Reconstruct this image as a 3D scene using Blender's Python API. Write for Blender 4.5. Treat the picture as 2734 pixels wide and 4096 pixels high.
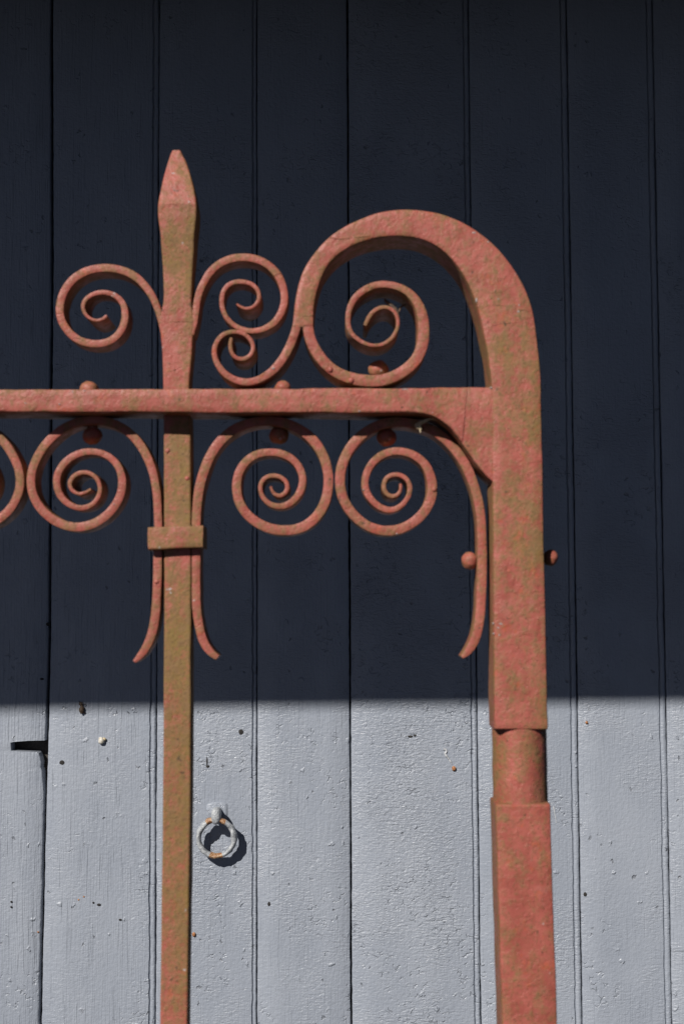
import bpy, bmesh, math, random
import numpy as np
from mathutils import Vector, Matrix, noise, Euler

for o in list(bpy.data.objects):
    bpy.data.objects.remove(o)
S = bpy.context.scene
C = S.collection
R = math.radians
random.seed(7)

# ------------------------------------------------------------------ camera
PITCH, ROLL = R(4.2), R(-0.22)
CAMZ = 1.5
cd = bpy.data.cameras.new('camera')
cam = bpy.data.objects.new('camera', cd); C.objects.link(cam)
cd.sensor_width = 36; cd.lens = 50; cd.clip_start = 0.02; cd.clip_end = 500
CM = Matrix.Rotation(R(90) + PITCH, 3, 'X') @ Matrix.Rotation(ROLL, 3, 'Z')
cam.rotation_euler = CM.to_euler(); cam.location = (0, 0, CAMZ)
S.camera = cam
YG = 0.98            # front plane of the gate
YD = 2.12            # face of the door
cd.dof.use_dof = True; cd.dof.focus_distance = YD; cd.dof.aperture_fstop = 17

# ------------------------------------------------------------------ sky, sun, exposure
SUN = Vector((-0.60, -1.0, 0.80)).normalized()       # towards the sun
w = bpy.data.worlds.new('World'); S.world = w; w.use_nodes = True
nt = w.node_tree
sky = nt.nodes.new('ShaderNodeTexSky'); sky.sky_type = 'NISHITA'; sky.sun_disc = False
sky.air_density = 0.12; sky.dust_density = 0.12; sky.ozone_density = 0.0
sky.sun_elevation = math.asin(SUN.z); sky.sun_rotation = math.atan2(SUN.x, SUN.y)
bg = nt.nodes['Background']; bg.inputs['Strength'].default_value = 0.05
nt.links.new(sky.outputs[0], bg.inputs['Color'])
sl = bpy.data.lights.new('sun', 'SUN'); sl.energy = 5.0; sl.angle = R(0.6); sl.color = (1, 0.955, 0.89)
so = bpy.data.objects.new('sun', sl); C.objects.link(so)
so.rotation_euler = (-SUN).to_track_quat('-Z', 'Y').to_euler(); so.location = SUN * 20
vs = S.view_settings
vs.view_transform = 'Standard'; vs.look = 'None'; vs.gamma = 1; vs.use_curve_mapping = False
vs.exposure = 0.24

# ------------------------------------------------------------------ helpers
FPX = 50 / 36 * 4096
U = YG / FPX * math.cos(PITCH)          # metres per full-size pixel on the gate
D = U * 1.7436                          # metres per pixel of the reduced picture (depth unit)
def at(px, py, Y):
    d = CM @ Vector(((px - 1367) / FPX, -(py - 2048) / FPX, -1))
    t = Y / d.y
    return Vector((d.x * t, Y, CAMZ + d.z * t))
ZOOM = {1: (150, 560, 1.4255), 2: (1100, 800, 1.3635), 3: (0, 1480, 1.568), 4: (700, 1500, 1.4255),
        5: (1700, 1500, 1.957), 0: (0, 0, 1.0)}
def full(z, p):
    ox, oy, s = ZOOM[z]
    return (ox + p[0] / s, oy + p[1] / s)
def link(o, parent=None):
    C.objects.link(o)
    if parent is not None: o.parent = parent
    return o
def tag(o, label=None, cat=None, group=None, kind=None):
    for k, v in (('label', label), ('category', cat), ('group', group), ('kind', kind)):
        if v: o[k] = v
    return o
def empty(name, label, cat):
    o = bpy.data.objects.new(name, None); link(o); o.empty_display_size = 0.05
    return tag(o, label, cat)
def mesh_obj(name, verts, faces, mat, parent=None, smooth=True, angle=40, rough=0.0, freq=70):
    me = bpy.data.meshes.new(name)
    if rough:
        vv = []
        for v in verts:
            v = Vector(v)
            vv.append(v + noise.noise_vector(v * freq) * rough + noise.noise_vector(v * freq * 3.7) * rough * 0.4)
        verts = vv
    me.from_pydata([tuple(v) for v in verts], [], faces)
    bm = bmesh.new(); bm.from_mesh(me); bmesh.ops.recalc_face_normals(bm, faces=bm.faces); bm.to_mesh(me); bm.free()
    if smooth:
        me.shade_smooth(); me.set_sharp_from_angle(angle=R(angle))
    me.materials.append(mat)
    o = bpy.data.objects.new(name, me)
    return link(o, parent)

def catmull(P, n=6):
    P = [np.array(p, float) for p in P]
    Q = [2 * P[0] - P[1]] + P + [2 * P[-1] - P[-2]]
    out = []
    for i in range(1, len(Q) - 2):
        for k in range(n):
            t = k / n
            a, b, c, d = Q[i - 1], Q[i], Q[i + 1], Q[i + 2]
            out.append(0.5 * (2 * b + (c - a) * t + (2 * a - 5 * b + 4 * c - d) * t * t + (3 * b - a - 3 * c + d) * t ** 3))
    out.append(P[-1])
    return out
def smooth_path(P, it=1):
    P = [np.array(p, float) for p in P]
    for _ in range(it):
        P = [P[0]] + [(P[i - 1] + 4 * P[i] + P[i + 1]) / 6 for i in range(1, len(P) - 1)] + [P[-1]]
    return P

def bar(name, Ls, Rs, yf, yb, mat, parent, ch=0.0012, rough=0.00025, cols=1, freq=70):
    """a forged bar whose front face runs between the edge lines Ls and Rs (x, z), from depth yf to yb"""
    n = len(Ls); V = []; F = []
    yf = yf if hasattr(yf, '__len__') else [yf] * n
    yb = yb if hasattr(yb, '__len__') else [yb] * n
    for i in range(n):
        L = Vector((Ls[i][0], 0, Ls[i][1])); Q = Vector((Rs[i][0], 0, Rs[i][1]))
        a = Q - L; wd = a.length; a = a / max(wd, 1e-9)
        c = min(ch, wd * 0.3, abs(yb[i] - yf[i]) * 0.3); h = c * 0.3
        sec = []
        fx = [c + (wd - 2 * c) * k / cols for k in range(cols + 1)]
        for x in fx: sec.append((x, 0))
        sec += [(wd - h, h), (wd, c)]
        dm = yb[i] - yf[i]
        for k in range(1, cols): sec.append((wd, c + (dm - 2 * c) * k / cols))
        sec += [(wd, dm - c), (wd - h, dm - h)]
        for x in reversed(fx): sec.append((x, dm))
        sec += [(h, dm - h), (0, dm - c)]
        for k in range(cols - 1, 0, -1): sec.append((0, c + (dm - 2 * c) * k / cols))
        sec += [(0, c), (h, h)]
        for x, y in sec:
            p = L + a * x; V.append((p.x, yf[i] + y, p.z))
    m = len(V) // n
    for i in range(n - 1):
        for k in range(m):
            k2 = (k + 1) % m
            F.append((i * m + k, i * m + k2, (i + 1) * m + k2, (i + 1) * m + k))
    F.append(tuple(range(m))); F.append(tuple(range((n - 1) * m, n * m)))
    return mesh_obj(name, V, F, mat, parent, rough=rough, freq=freq, angle=26)

def strip(name, pts, yf, depth, mat, parent, n=6, ch=0.0007, mirror=None, shift=None, sm=1, tip=0.24):
    """pts: (zoom, x, y, width) along the middle of the front face"""
    P = []
    for z, x, y, wd in pts:
        fx, fy = full(z, (x, y))
        if mirror is not None: fx = 2 * mirror - fx
        if shift: fx += shift[0]; fy += shift[1]
        p = at(fx, fy, yf); P.append((p.x, p.z, wd / ZOOM[z][2] * U * yf / YG))
    P = smooth_path(P, sm); Q = catmull(P, n)
    Q = np.array(Q); T = np.gradient(Q[:, :2], axis=0); T /= np.linalg.norm(T, axis=1)[:, None] + 1e-12
    N = np.stack([-T[:, 1], T[:, 0]], 1); wd = Q[:, 2:3] / 2
    if tip:
        wd = wd * (1 + 0.40 * np.clip((np.linspace(0, 1, len(Q)) - (1 - tip * 0.7)) / (tip * 0.7), 0, 1))[:, None]
    L = Q[:, :2] + N * wd; Rr = Q[:, :2] - N * wd
    m = len(Q)
    yb = [yf + depth] * m; yfl = [yf] * m
    if tip:
        for i in range(m):
            t = max(0, (i / (m - 1) - (1 - tip)) / tip)
            yfl[i] = yf - depth * 0.04 * t; yb[i] = yf + depth * (1 + (0.75 if depth < 0.03 else 0.25) * min(1, t * 1.4))
    return bar(name, L, Rr, yfl, yb, mat, parent, ch)

def blob(name, c, r, mat, parent=None, sq=(1, 1, 1), seg=20, rough=0.0, freq=120):
    bm = bmesh.new(); bmesh.ops.create_uvsphere(bm, u_segments=seg, v_segments=seg * 2 // 3, radius=1)
    V = []; c = Vector(c)
    for v in bm.verts:
        d = v.co.copy(); k = 1 + rough * noise.noise(d * 1.7 + c * freq) + rough * 0.5 * noise.noise(d * 4 + c * freq)
        V.append(c + Vector((d.x * sq[0], d.y * sq[1], d.z * sq[2])) * r * k)
    bm.verts.index_update()
    F = [tuple(v.index for v in f.verts) for f in bm.faces]; bm.free()
    return mesh_obj(name, V, F, mat, parent, angle=80)

def tube(name, P, rad, mat, parent=None, seg=8, rough=0.0, closed=False, freq=200):
    n = len(P); P = [Vector(p) for p in P]; V = []; F = []
    up = Vector((0, 1, 0))
    for i in range(n):
        a = P[(i - 1) % n] if closed or i > 0 else P[i]; b = P[(i + 1) % n] if closed or i < n - 1 else P[i]
        t = (b - a).normalized(); s = t.cross(up)
        if s.length < 1e-4: s = t.cross(Vector((1, 0, 0)))
        s.normalize(); u = s.cross(t)
        r = rad[i] if hasattr(rad, '__len__') else rad
        for k in range(seg):
            an = 2 * math.pi * k / seg
            d = s * math.cos(an) + u * math.sin(an)
            q = P[i] + d * r
            if rough: q = P[i] + d * r * (1 + rough * (noise.noise(q * freq) + 0.6 * noise.noise(q * freq * 2.7)))
            V.append(q)
    for i in range(n if closed else n - 1):
        for k in range(seg):
            j = (i + 1) % n
            F.append((i * seg + k, i * seg + (k + 1) % seg, j * seg + (k + 1) % seg, j * seg + k))
    if not closed:
        F.append(tuple(range(seg))); F.append(tuple(range((n - 1) * seg, n * seg)))
    return mesh_obj(name, V, F, mat, parent, angle=70)

# ------------------------------------------------------------------ materials
class NT:
    def __init__(s, name):
        s.m = bpy.data.materials.new(name); s.m.use_nodes = True
        s.t = s.m.node_tree; s.b = s.t.nodes['Principled BSDF']
    def n(s, typ, **kw):
        o = s.t.nodes.new('ShaderNode' + typ)
        for k, v in kw.items():
            if k in o.inputs: s.set(o.inputs[k], v)
            else: setattr(o, k, v)
        return o
    def set(s, inp, v):
        if hasattr(v, 'is_output') or isinstance(v, bpy.types.NodeSocket): s.t.links.new(v, inp)
        else: inp.default_value = v
    def math(s, op, a, b=0.0, c=None, clamp=False):
        o = s.t.nodes.new('ShaderNodeMath'); o.operation = op; o.use_clamp = clamp
        s.set(o.inputs[0], a); s.set(o.inputs[1], b)
        if c is not None: s.set(o.inputs[2], c)
        return o.outputs[0]
    def noise(s, vec, scale, detail=3, rough=0.55, dist=0.0, w=None):
        o = s.t.nodes.new('ShaderNodeTexNoise')
        if w is not None:
            o.noise_dimensions = '4D'; s.set(o.inputs['W'], w)
        s.set(o.inputs['Vector'], vec); o.inputs['Scale'].default_value = scale
        o.inputs['Detail'].default_value = detail; o.inputs['Roughness'].default_value = rough
        o.inputs['Distortion'].default_value = dist
        return o.outputs['Fac']
    def step(s, v, a, b, lo=0.0, hi=1.0):
        o = s.t.nodes.new('ShaderNodeMapRange'); o.interpolation_type = 'SMOOTHSTEP'
        s.set(o.inputs[0], v); s.set(o.inputs[1], a); s.set(o.inputs[2], b)
        o.inputs[3].default_value = lo; o.inputs[4].default_value = hi
        return o.outputs[0]
    def mix(s, f, a, b):
        o = s.t.nodes.new('ShaderNodeMix'); o.data_type = 'RGBA'
        s.set(o.inputs[0], f); s.set(o.inputs[6], a); s.set(o.inputs[7], b)
        return o.outputs[2]
    def scale(s, vec, sc, off=None):
        o = s.t.nodes.new('ShaderNodeMapping'); s.set(o.inputs[0], vec); o.inputs['Scale'].default_value = sc
        if off is not None: s.set(o.inputs['Location'], off)
        return o.outputs[0]
    def attr(s, name, typ='OBJECT'):
        o = s.t.nodes.new('ShaderNodeAttribute'); o.attribute_type = typ; o.attribute_name = name
        return o.outputs['Fac']
    def bump(s, h, dist, strength=1.0, normal=None):
        o = s.t.nodes.new('ShaderNodeBump'); o.inputs['Distance'].default_value = dist
        s.set(o.inputs['Strength'], strength); s.set(o.inputs['Height'], h)
        if normal is not None: s.set(o.inputs['Normal'], normal)
        return o.outputs[0]
    def out(s, col, rough=0.5, normal=None, metal=0.0, spec=0.5):
        s.set(s.b.inputs['Base Color'], col); s.set(s.b.inputs['Roughness'], rough)
        s.b.inputs['Metallic'].default_value = metal; s.b.inputs['Specular IOR Level'].default_value = spec
        if normal is not None: s.set(s.b.inputs['Normal'], normal)
        return s.m

def door_paint():
    k = NT('blue_grey_door_paint')
    sep0 = k.t.nodes.new('ShaderNodeSeparateXYZ'); k.set(sep0.inputs[0], k.t.nodes.new('ShaderNodeTexCoord').outputs['Object'])
    rnd = k.t.nodes.new('ShaderNodeObjectInfo').outputs['Random']
    cmb = k.t.nodes.new('ShaderNodeCombineXYZ')
    k.set(cmb.inputs[0], k.math('ADD', sep0.outputs[0], k.math('MULTIPLY', rnd, 9.0))); k.set(cmb.inputs[1], sep0.outputs[2])
    co = cmb.outputs[0]
    crackle = k.attr('crackle'); grain = k.attr('grain')
    def N(sx, sz, detail=2, rough=0.55, dist=0.0, off=0.0):
        o = k.t.nodes.new('ShaderNodeTexNoise'); o.noise_dimensions = '2D'
        k.set(o.inputs['Vector'], k.scale(co, (sx, sz, 1), (off, off * 1.7, 0))); o.inputs['Scale'].default_value = 1.0
        o.inputs['Detail'].default_value = detail; o.inputs['Roughness'].default_value = rough; o.inputs['Distortion'].default_value = dist
        return o
    F = lambda *a, **b: N(*a, **b).outputs['Fac']
    m1 = k.step(k.math('ADD', F(13, 8, 3, 0.6), k.math('MULTIPLY', crackle, 0.14)), 0.535, 0.72)
    warp = N(95, 95, 2)
    va = k.t.nodes.new('ShaderNodeVectorMath'); va.operation = 'MULTIPLY_ADD'
    k.set(va.inputs[0], warp.outputs['Color']); va.inputs[1].default_value = (0.016, 0.010, 0); k.set(va.inputs[2], co)
    vo = k.t.nodes.new('ShaderNodeTexVoronoi'); vo.feature = 'DISTANCE_TO_EDGE'; vo.voronoi_dimensions = '2D'
    k.set(vo.inputs['Vector'], k.scale(va.outputs[0], (80, 130, 1))); vo.inputs['Scale'].default_value = 1.0; vo.inputs['Randomness'].default_value = 0.95
    line = k.step(vo.outputs['Distance'], 0.0, 0.17, 1.0, 0.0)
    brk = k.step(F(85, 85, 2), 0.48, 0.68)
    cracks = k.math('MULTIPLY', k.math('MULTIPLY', line, brk), m1)
    wmask = k.step(F(9, 7, 2, off=4.0), 0.38, 0.66)
    wr = k.math('MULTIPLY', F(110, 360, 3, 0.6, 0.5), k.math('MULTIPLY_ADD', wmask, 0.8, k.math('MULTIPLY_ADD', crackle, 0.35, 0.15)))
    gr = F(420, 18, 2, 0.55, 0.3)
    lump = F(190, 160, 3, 0.6)
    vp = k.t.nodes.new('ShaderNodeTexVoronoi'); vp.feature = 'F1'; vp.voronoi_dimensions = '2D'
    k.set(vp.inputs['Vector'], k.scale(va.outputs[0], (62, 46, 1))); vp.inputs['Scale'].default_value = 1.0
    sep = k.t.nodes.new('ShaderNodeSeparateColor'); k.set(sep.inputs[0], vp.outputs['Color'])
    pick = k.step(sep.outputs[0], 0.84, 0.86); nib = k.step(sep.outputs[1], 0.84, 0.86)
    clus = k.step(F(16, 12, 2, 0.5, off=9.0), 0.47, 0.60)
    pick = k.math('MULTIPLY', pick, clus); nib = k.math('MULTIPLY', nib, clus)
    pit = k.math('MULTIPLY', k.step(vp.outputs['Distance'], 0.04, 0.15, 1.0, 0.0), pick)
    nub = k.math('MULTIPLY', k.step(vp.outputs['Distance'], 0.04, 0.20, 1.0, 0.0), nib)
    h = k.math('MULTIPLY', cracks, -0.75)
    h = k.math('ADD', h, k.math('MULTIPLY', wr, k.math('MULTIPLY_ADD', grain, -0.75, 1.05)))
    h = k.math('ADD', h, k.math('MULTIPLY', gr, k.math('MULTIPLY_ADD', grain, 0.42, 0.10)))
    split = k.math('MULTIPLY', k.step(F(330, 9, 2, 0.5, 0.2, off=6.0), 0.66, 0.74), k.math('MULTIPLY_ADD', grain, 0.7, 0.25))
    h = k.math('ADD', h, k.math('MULTIPLY', split, -0.38))
    h = k.math('ADD', h, k.math('MULTIPLY', lump, 0.50))
    h = k.math('ADD', h, k.math('MULTIPLY', pit, -0.8))
    h = k.math('ADD', h, k.math('MULTIPLY', nub, 0.8))
    nrm = k.bump(h, 0.0014, 1.0)
    col = k.mix(k.step(F(9, 4, 4, 0.6), 0.3, 0.75), (0.236, 0.260, 0.306, 1), (0.266, 0.290, 0.336, 1))
    dirt = k.math('MULTIPLY', k.step(F(260, 260, 2, 0.6), 0.62, 0.78), 0.18)
    col = k.mix(dirt, col, (0.19, 0.205, 0.235, 1))
    col = k.mix(k.math('MULTIPLY', pit, 0.45), col, (0.06, 0.06, 0.065, 1))
    rg = k.step(F(40, 30, 3, 0.6, off=2.0), 0.3, 0.7, 0.30, 0.44)
    return k.out(col, rg, nrm, spec=0.5)

def gate_paint():
    k = NT('weathered_red_oxide_paint')
    co = k.t.nodes.new('ShaderNodeTexCoord').outputs['Object']
    al = k.math('ADD', k.attr('algae'), k.attr('algae_local', 'GEOMETRY'))
    n1 = k.noise(k.scale(co, (1, 1, 0.55)), 85, 5, 0.68)
    n2 = k.noise(co, 160, 4, 0.65)
    n3 = k.noise(co, 420, 3, 0.6)
    red = k.mix(k.step(k.noise(co, 55, 4, 0.6), 0.35, 0.68), (0.262, 0.066, 0.050, 1), (0.335, 0.094, 0.073, 1))
    red = k.mix(k.math('MULTIPLY', k.step(k.noise(k.scale(co, (1, 1, 1), (3, 1, 2)), 85, 4, 0.65), 0.58, 0.70), 0.5), red, (0.37, 0.078, 0.032, 1))
    red = k.mix(k.math('MULTIPLY', k.step(k.noise(k.scale(co, (1, 1, 1), (8, 3, 2)), 48, 4, 0.6), 0.56, 0.72), 0.55), red, (0.31, 0.118, 0.092, 1))
    olive = k.mix(k.step(n2, 0.38, 0.62), (0.158, 0.126, 0.030, 1), (0.165, 0.114, 0.044, 1))
    olive = k.mix(k.math('MULTIPLY', k.step(n3, 0.53, 0.68), 0.6), olive, (0.085, 0.066, 0.024, 1))
    geo = k.t.nodes.new('ShaderNodeNewGeometry')
    sn = k.t.nodes.new('ShaderNodeSeparateXYZ'); k.set(sn.inputs[0], geo.outputs['True Normal'])
    side = k.step(k.math('ABSOLUTE', sn.outputs[1]), 0.35, 0.75, 1.0, 0.0)
    al = k.math('MULTIPLY_ADD', side, 0.26, al)  # side faces more olive: own algae, plus deeper shade put into the colour
    comb = k.math('ADD', k.math('MULTIPLY_ADD', n2, 0.52, k.math('MULTIPLY', n1, 0.62)), k.math('MULTIPLY', n3, 0.34))
    f = k.step(k.math('ADD', comb, k.math('MULTIPLY', al, 0.34)), 0.655, 0.955)
    edge = k.math('MULTIPLY', k.step(geo.outputs['Pointiness'], 0.515, 0.60), k.step(n2, 0.42, 0.62))
    f = k.math('MAXIMUM', k.math('MULTIPLY', f, 0.82), k.math('MULTIPLY', edge, k.math('MULTIPLY_ADD', al, 0.5, 0.5)))
    col = k.mix(f, red, olive)
    through = k.math('MULTIPLY', k.step(k.noise(k.scale(co, (1, 1, 1), (4, 4, 1)), 240, 3, 0.6), 0.58, 0.68), 0.40)
    col = k.mix(through, col, red)
    grime = k.math('MULTIPLY', k.step(k.noise(k.scale(co, (1, 1, 0.7), (3, 8, 6)), 480, 3, 0.65), 0.54, 0.66), 0.38)
    col = k.mix(grime, col, (0.105, 0.060, 0.028, 1))
    spot = k.step(k.noise(k.scale(co, (1, 1, 1), (1, 7, 4)), 105, 3, 0.5), 0.715, 0.75)
    col = k.mix(k.math('MULTIPLY', spot, 0.6), col, (0.42, 0.40, 0.41, 1))
    blk = k.step(k.noise(k.scale(co, (1, 1, 1), (5, 2, 9)), 190, 3, 0.5), 0.69, 0.73)
    col = k.mix(k.math('MULTIPLY', blk, 0.7), col, (0.05, 0.035, 0.02, 1))
    fl = k.step(k.noise(k.scale(co, (1, 1, 1), (2, 6, 3)), 95, 4, 0.65), 0.50, 0.54)
    h = k.math('ADD', k.math('MULTIPLY', k.noise(co, 150, 4, 0.6), 0.62), k.math('MULTIPLY', n3, 0.34))
    h = k.math('ADD', h, k.math('MULTIPLY', f, 0.14))
    h = k.math('ADD', h, k.math('MULTIPLY', fl, 0.16))
    nrm = k.bump(h, 0.0011, 0.75)
    return k.out(col, k.step(f, 0, 1, 0.46, 0.80), nrm, spec=0.3)

def simple(name, a, b, rough, sc=200, bd=0.0006, spec=0.4, lo=0.4, hi=0.62):
    k = NT(name); co = k.t.nodes.new('ShaderNodeTexCoord').outputs['Object']
    nf = k.noise(co, sc, 4, 0.6)
    return k.out(k.mix(k.step(nf, lo, hi), a + (1,), b + (1,)), rough, k.bump(k.noise(co, sc * 2, 4, 0.6), bd, 0.8), spec=spec)

M_DOOR = door_paint()
M_GATE = gate_paint()
M_BACK = simple('dark_bare_timber', (0.035, 0.03, 0.027), (0.06, 0.05, 0.045), 0.8)
M_ROOF = simple('weathered_roof_timber', (0.05, 0.042, 0.036), (0.085, 0.072, 0.06), 0.8, 40)
M_GROUND = simple('dark_ground', (0.040, 0.038, 0.036), (0.058, 0.055, 0.052), 0.9, 60, 0.004)
M_RUST = simple('rusty_iron', (0.20, 0.075, 0.025), (0.42, 0.20, 0.09), 0.7, 700)
M_HOLE = simple('hole_shade_dark', (0.012, 0.011, 0.011), (0.03, 0.026, 0.024), 0.85, 700)
M_PALE = simple('pale_cream_shell', (0.42, 0.38, 0.31), (0.62, 0.60, 0.55), 0.45, 500)
M_INSECT = simple('brown_husk', (0.03, 0.02, 0.013), (0.075, 0.045, 0.025), 0.6, 900)
M_STRAW = simple('dry_straw', (0.42, 0.34, 0.21), (0.6, 0.5, 0.34), 0.7, 600)
M_LEAF = simple('withered_leaf', (0.06, 0.04, 0.03), (0.14, 0.09, 0.06), 0.8, 500)
M_LIME = simple('white_dropping', (0.34, 0.35, 0.37), (0.46, 0.47, 0.49), 0.7, 700, 0.0004)
def ring_mat():
    k = NT('chipped_grey_paint_on_iron'); co = k.t.nodes.new('ShaderNodeTexCoord').outputs['Object']
    f = k.step(k.math('ADD', k.noise(co, 60, 3, 0.6), k.math('MULTIPLY', k.attr('rust', 'GEOMETRY'), 0.75)), 0.66, 0.78)
    col = k.mix(f, k.mix(k.step(k.noise(co, 300, 3, 0.6), 0.4, 0.6), (0.26, 0.275, 0.295, 1), (0.37, 0.385, 0.40, 1)),
                k.mix(k.step(k.noise(co, 420, 3, 0.6), 0.42, 0.6), (0.22, 0.085, 0.028, 1), (0.36, 0.25, 0.15, 1)))
    return k.out(col, k.step(f, 0, 1, 0.45, 0.38), k.bump(k.noise(co, 420, 4, 0.6), 0.0012, 0.9), spec=0.6)
M_RING = ring_mat()

# ------------------------------------------------------------------ ground
def sheet(name, x0, x1, y0, y1, z, mat):
    return mesh_obj(name, [(x0, y0, z), (x1, y0, z), (x1, y1, z), (x0, y1, z)], [(0, 1, 2, 3)], mat, smooth=False)
tag(sheet('ground', -2.2, 2.2, -0.4, YD + 0.3, 0.0, M_GROUND), kind='structure')  # unseen ground, kept small and dark to limit bounce onto the door

# ------------------------------------------------------------------ boarded door
door = empty('boarded_door', 'blue-grey painted door of beaded vertical boards behind the gate', 'door')
JT = [(-215, -150, 'plain'), (207, 163, 'gap'), (637, 621, 'bead'), (1027, 1028, 'bead'), (1389, 1405, 'plain'),
      (1871, 1923, 'bead'), (2263, 2328, 'bead'), (2607, 2687, 'bead'), (3010, 3105, 'plain')]
BEAD = {2: 0.0072, 3: 0.0050, 5: 0.0070, 6: 0.0082, 7: 0.0082}
lines = []
for t, b, kind in JT:
    p, q = at(t, 0, YD), at(b, 4096, YD)
    lines.append((p.x, p.z, q.x, q.z))
J1 = [(at(x, y, YD).z, at(x, y, YD).x) for x, y in ((207, 0), (209, 1046), (202, 1918), (199, 2500), (191, 2877), (184.5, 3100), (180, 3250), (170, 3700), (161, 4096))]
def jx(i, z):
    if i == 1 and J1[-1][0] < z < J1[0][0]:
        return float(np.interp(-z, [-p[0] for p in J1], [p[1] for p in J1]))
    x0, z0, x1, z1 = lines[i]
    return x1 + (x0 - x1) * (z - z1) / (z0 - z1)
ZT, ZB = 2.75, 0.03
GAP = {1: 0.0042, 2: 0.0014, 3: 0.0011, 4: 0.0024, 5: 0.0013, 6: 0.0013, 7: 0.0013}
def zs(z0, z1, extra=()):
    out = set(extra); z = z0
    while z < z1:
        out.add(round(z, 5)); z += 0.004 if 0.85 < z < 2.5 else 0.05
    out.add(z1)
    return sorted(out)
def rnd1(z, seed, f):
    return noise.noise(Vector((z * f, seed * 7.31, 1.7)))
slot = {}
def board(i, z0, z1, crackle, tilt=(0, 0), notch=None):
    T = 0.024
    gl, gr = GAP.get(i, 0.002), GAP.get(i + 1, 0.002)
    bead = BEAD.get(i + 1) if JT[i + 1][2] == 'bead' else None
    V = []; F = []
    Z = zs(z0, z1, [v for n in (notch or []) for v in (n[0],)])
    for z in Z:
        xl = jx(i, z) + gl / 2 + 0.0007 * rnd1(z, i, 9) + 0.0006 * rnd1(z, i + 20, 110)
        xr = jx(i + 1, z) - gr / 2 + 0.0007 * rnd1(z, i + 40, 9) + 0.0006 * rnd1(z, i + 60, 110)
        if i == 0:
            xr -= 0.0022 * max(0, rnd1(z, 3, 5))
        if notch: xr = min(xr, np.interp(-z, [-n[0] for n in notch], [n[1] for n in notch]))
        c = 0.0022 + 0.0005 * rnd1(z, i + 80, 40)
        sec = [(xl, T), (xl, c), (xl + c * 0.35, c * 0.35), (xl + c, 0)]
        if bead:
            bw = bead * (1 + 0.06 * rnd1(z, i + 90, 30)); g = 0.0022 + 0.0009 * rnd1(z, i + 95, 60)
            s0 = xr - bw - g
            for t in (0.25, 0.5, 0.75): sec.append((xl + c + (s0 - xl - c) * t, 0))
            sec += [(s0, 0), (s0 + g * 0.3, 0.0022), (s0 + g * 0.9, 0.0028)]
            for k in range(7):
                a = math.pi * k / 6
                sec.append((xr - bw / 2 - bw / 2 * math.cos(a), 0.0030 - 0.0028 * math.sin(a) ** 0.8))
            sec += [(xr + 0.0001, T)]
        else:
            for t in (0.25, 0.5, 0.75): sec.append((xl + c + (xr - c - xl - c) * t, 0))
            sec += [(xr - c, 0), (xr - c * 0.35, c * 0.35), (xr, c), (xr, T)]
        for x, y in sec:
            u = (x - xl) / (xr - xl)
            wob = 0.0009 * noise.noise(Vector((x * 14, z * 4, i * 3.3))) if y < 0.01 else 0
            V.append((x, YD + y + tilt[0] * (1 - u) + tilt[1] * u + wob, z))
    m = len(V) // len(Z)
    for r in range(len(Z) - 1):
        for k in range(m - 1):
            F.append((r * m + k, r * m + k + 1, (r + 1) * m + k + 1, (r + 1) * m + k))
        F.append((r * m + m - 1, r * m, (r + 1) * m, (r + 1) * m + m - 1))
    F.append(tuple(range(m))); F.append(tuple(range((len(Z) - 1) * m, len(Z) * m)))
    o = mesh_obj('board', V, F, M_DOOR, door, angle=60)
    o['crackle'] = crackle; o['grain'] = GRN[i]
    return o
nz = lambda x, y: (at(x, y, YD).z, at(x, y, YD).x)
a = nz(190, 2962); b_ = nz(44, 2972); c_ = nz(46, 3003); d_ = nz(150, 3009)
notch = [(ZT, 9), (a[0] + 0.003, 9), (a[0], a[1]), (a[0] - 0.0004, nz(120, 2966)[1]), (nz(60, 2968)[0], nz(60, 2968)[1]), (b_[0], b_[1]), (c_[0], c_[1]), (c_[0] - 0.0012, nz(90, 3006)[1]), (d_[0], d_[1])]
for x, y in ((157, 3018), (162, 3034), (165, 3052), (163, 3070), (169, 3085), (172, 3127), (176, 3170), (177, 3215)): notch.append(nz(x, y))
notch += [(notch[-1][0] - 0.002, 9), (ZB, 9)]
CR = [0.0, 0.0, 0.30, 0.30, 0.9, 0.45, 0.0, 0.3]
GRN = [1.0, 0.75, 0.25, 0.35, 0.0, 0.15, 0.1, 0.4]
TL = [(0.0015, 0.0012), (0, 0.0004), (0.0002, 0.0), (0.0, 0.0006), (0.0, 0.0004), (0.0006, 0), (0, 0.0004), (0.0002, 0.0)]
for i in range(8):
    if i == 7:
        zsplit = at(2700, 3806, YD).z
        board(i, zsplit + 0.0006, ZT, CR[i], TL[i]); board(i, ZB, zsplit, 0.0, (0.0012, 0.0012))
    else:
        board(i, ZB, ZT, CR[i], TL[i], notch if i == 0 else None)
bk = mesh_obj('backing_panel', [(x, y, z) for y in (YD + 0.030, YD + 0.045) for x, z in ((-1.2, 0.03), (1.4, 0.03), (1.4, 2.75), (-1.2, 2.75))],
              [(0, 1, 2, 3), (4, 5, 6, 7), (0, 1, 5, 4), (1, 2, 6, 5), (2, 3, 7, 6), (3, 0, 4, 7)], M_BACK, door, smooth=False)

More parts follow.
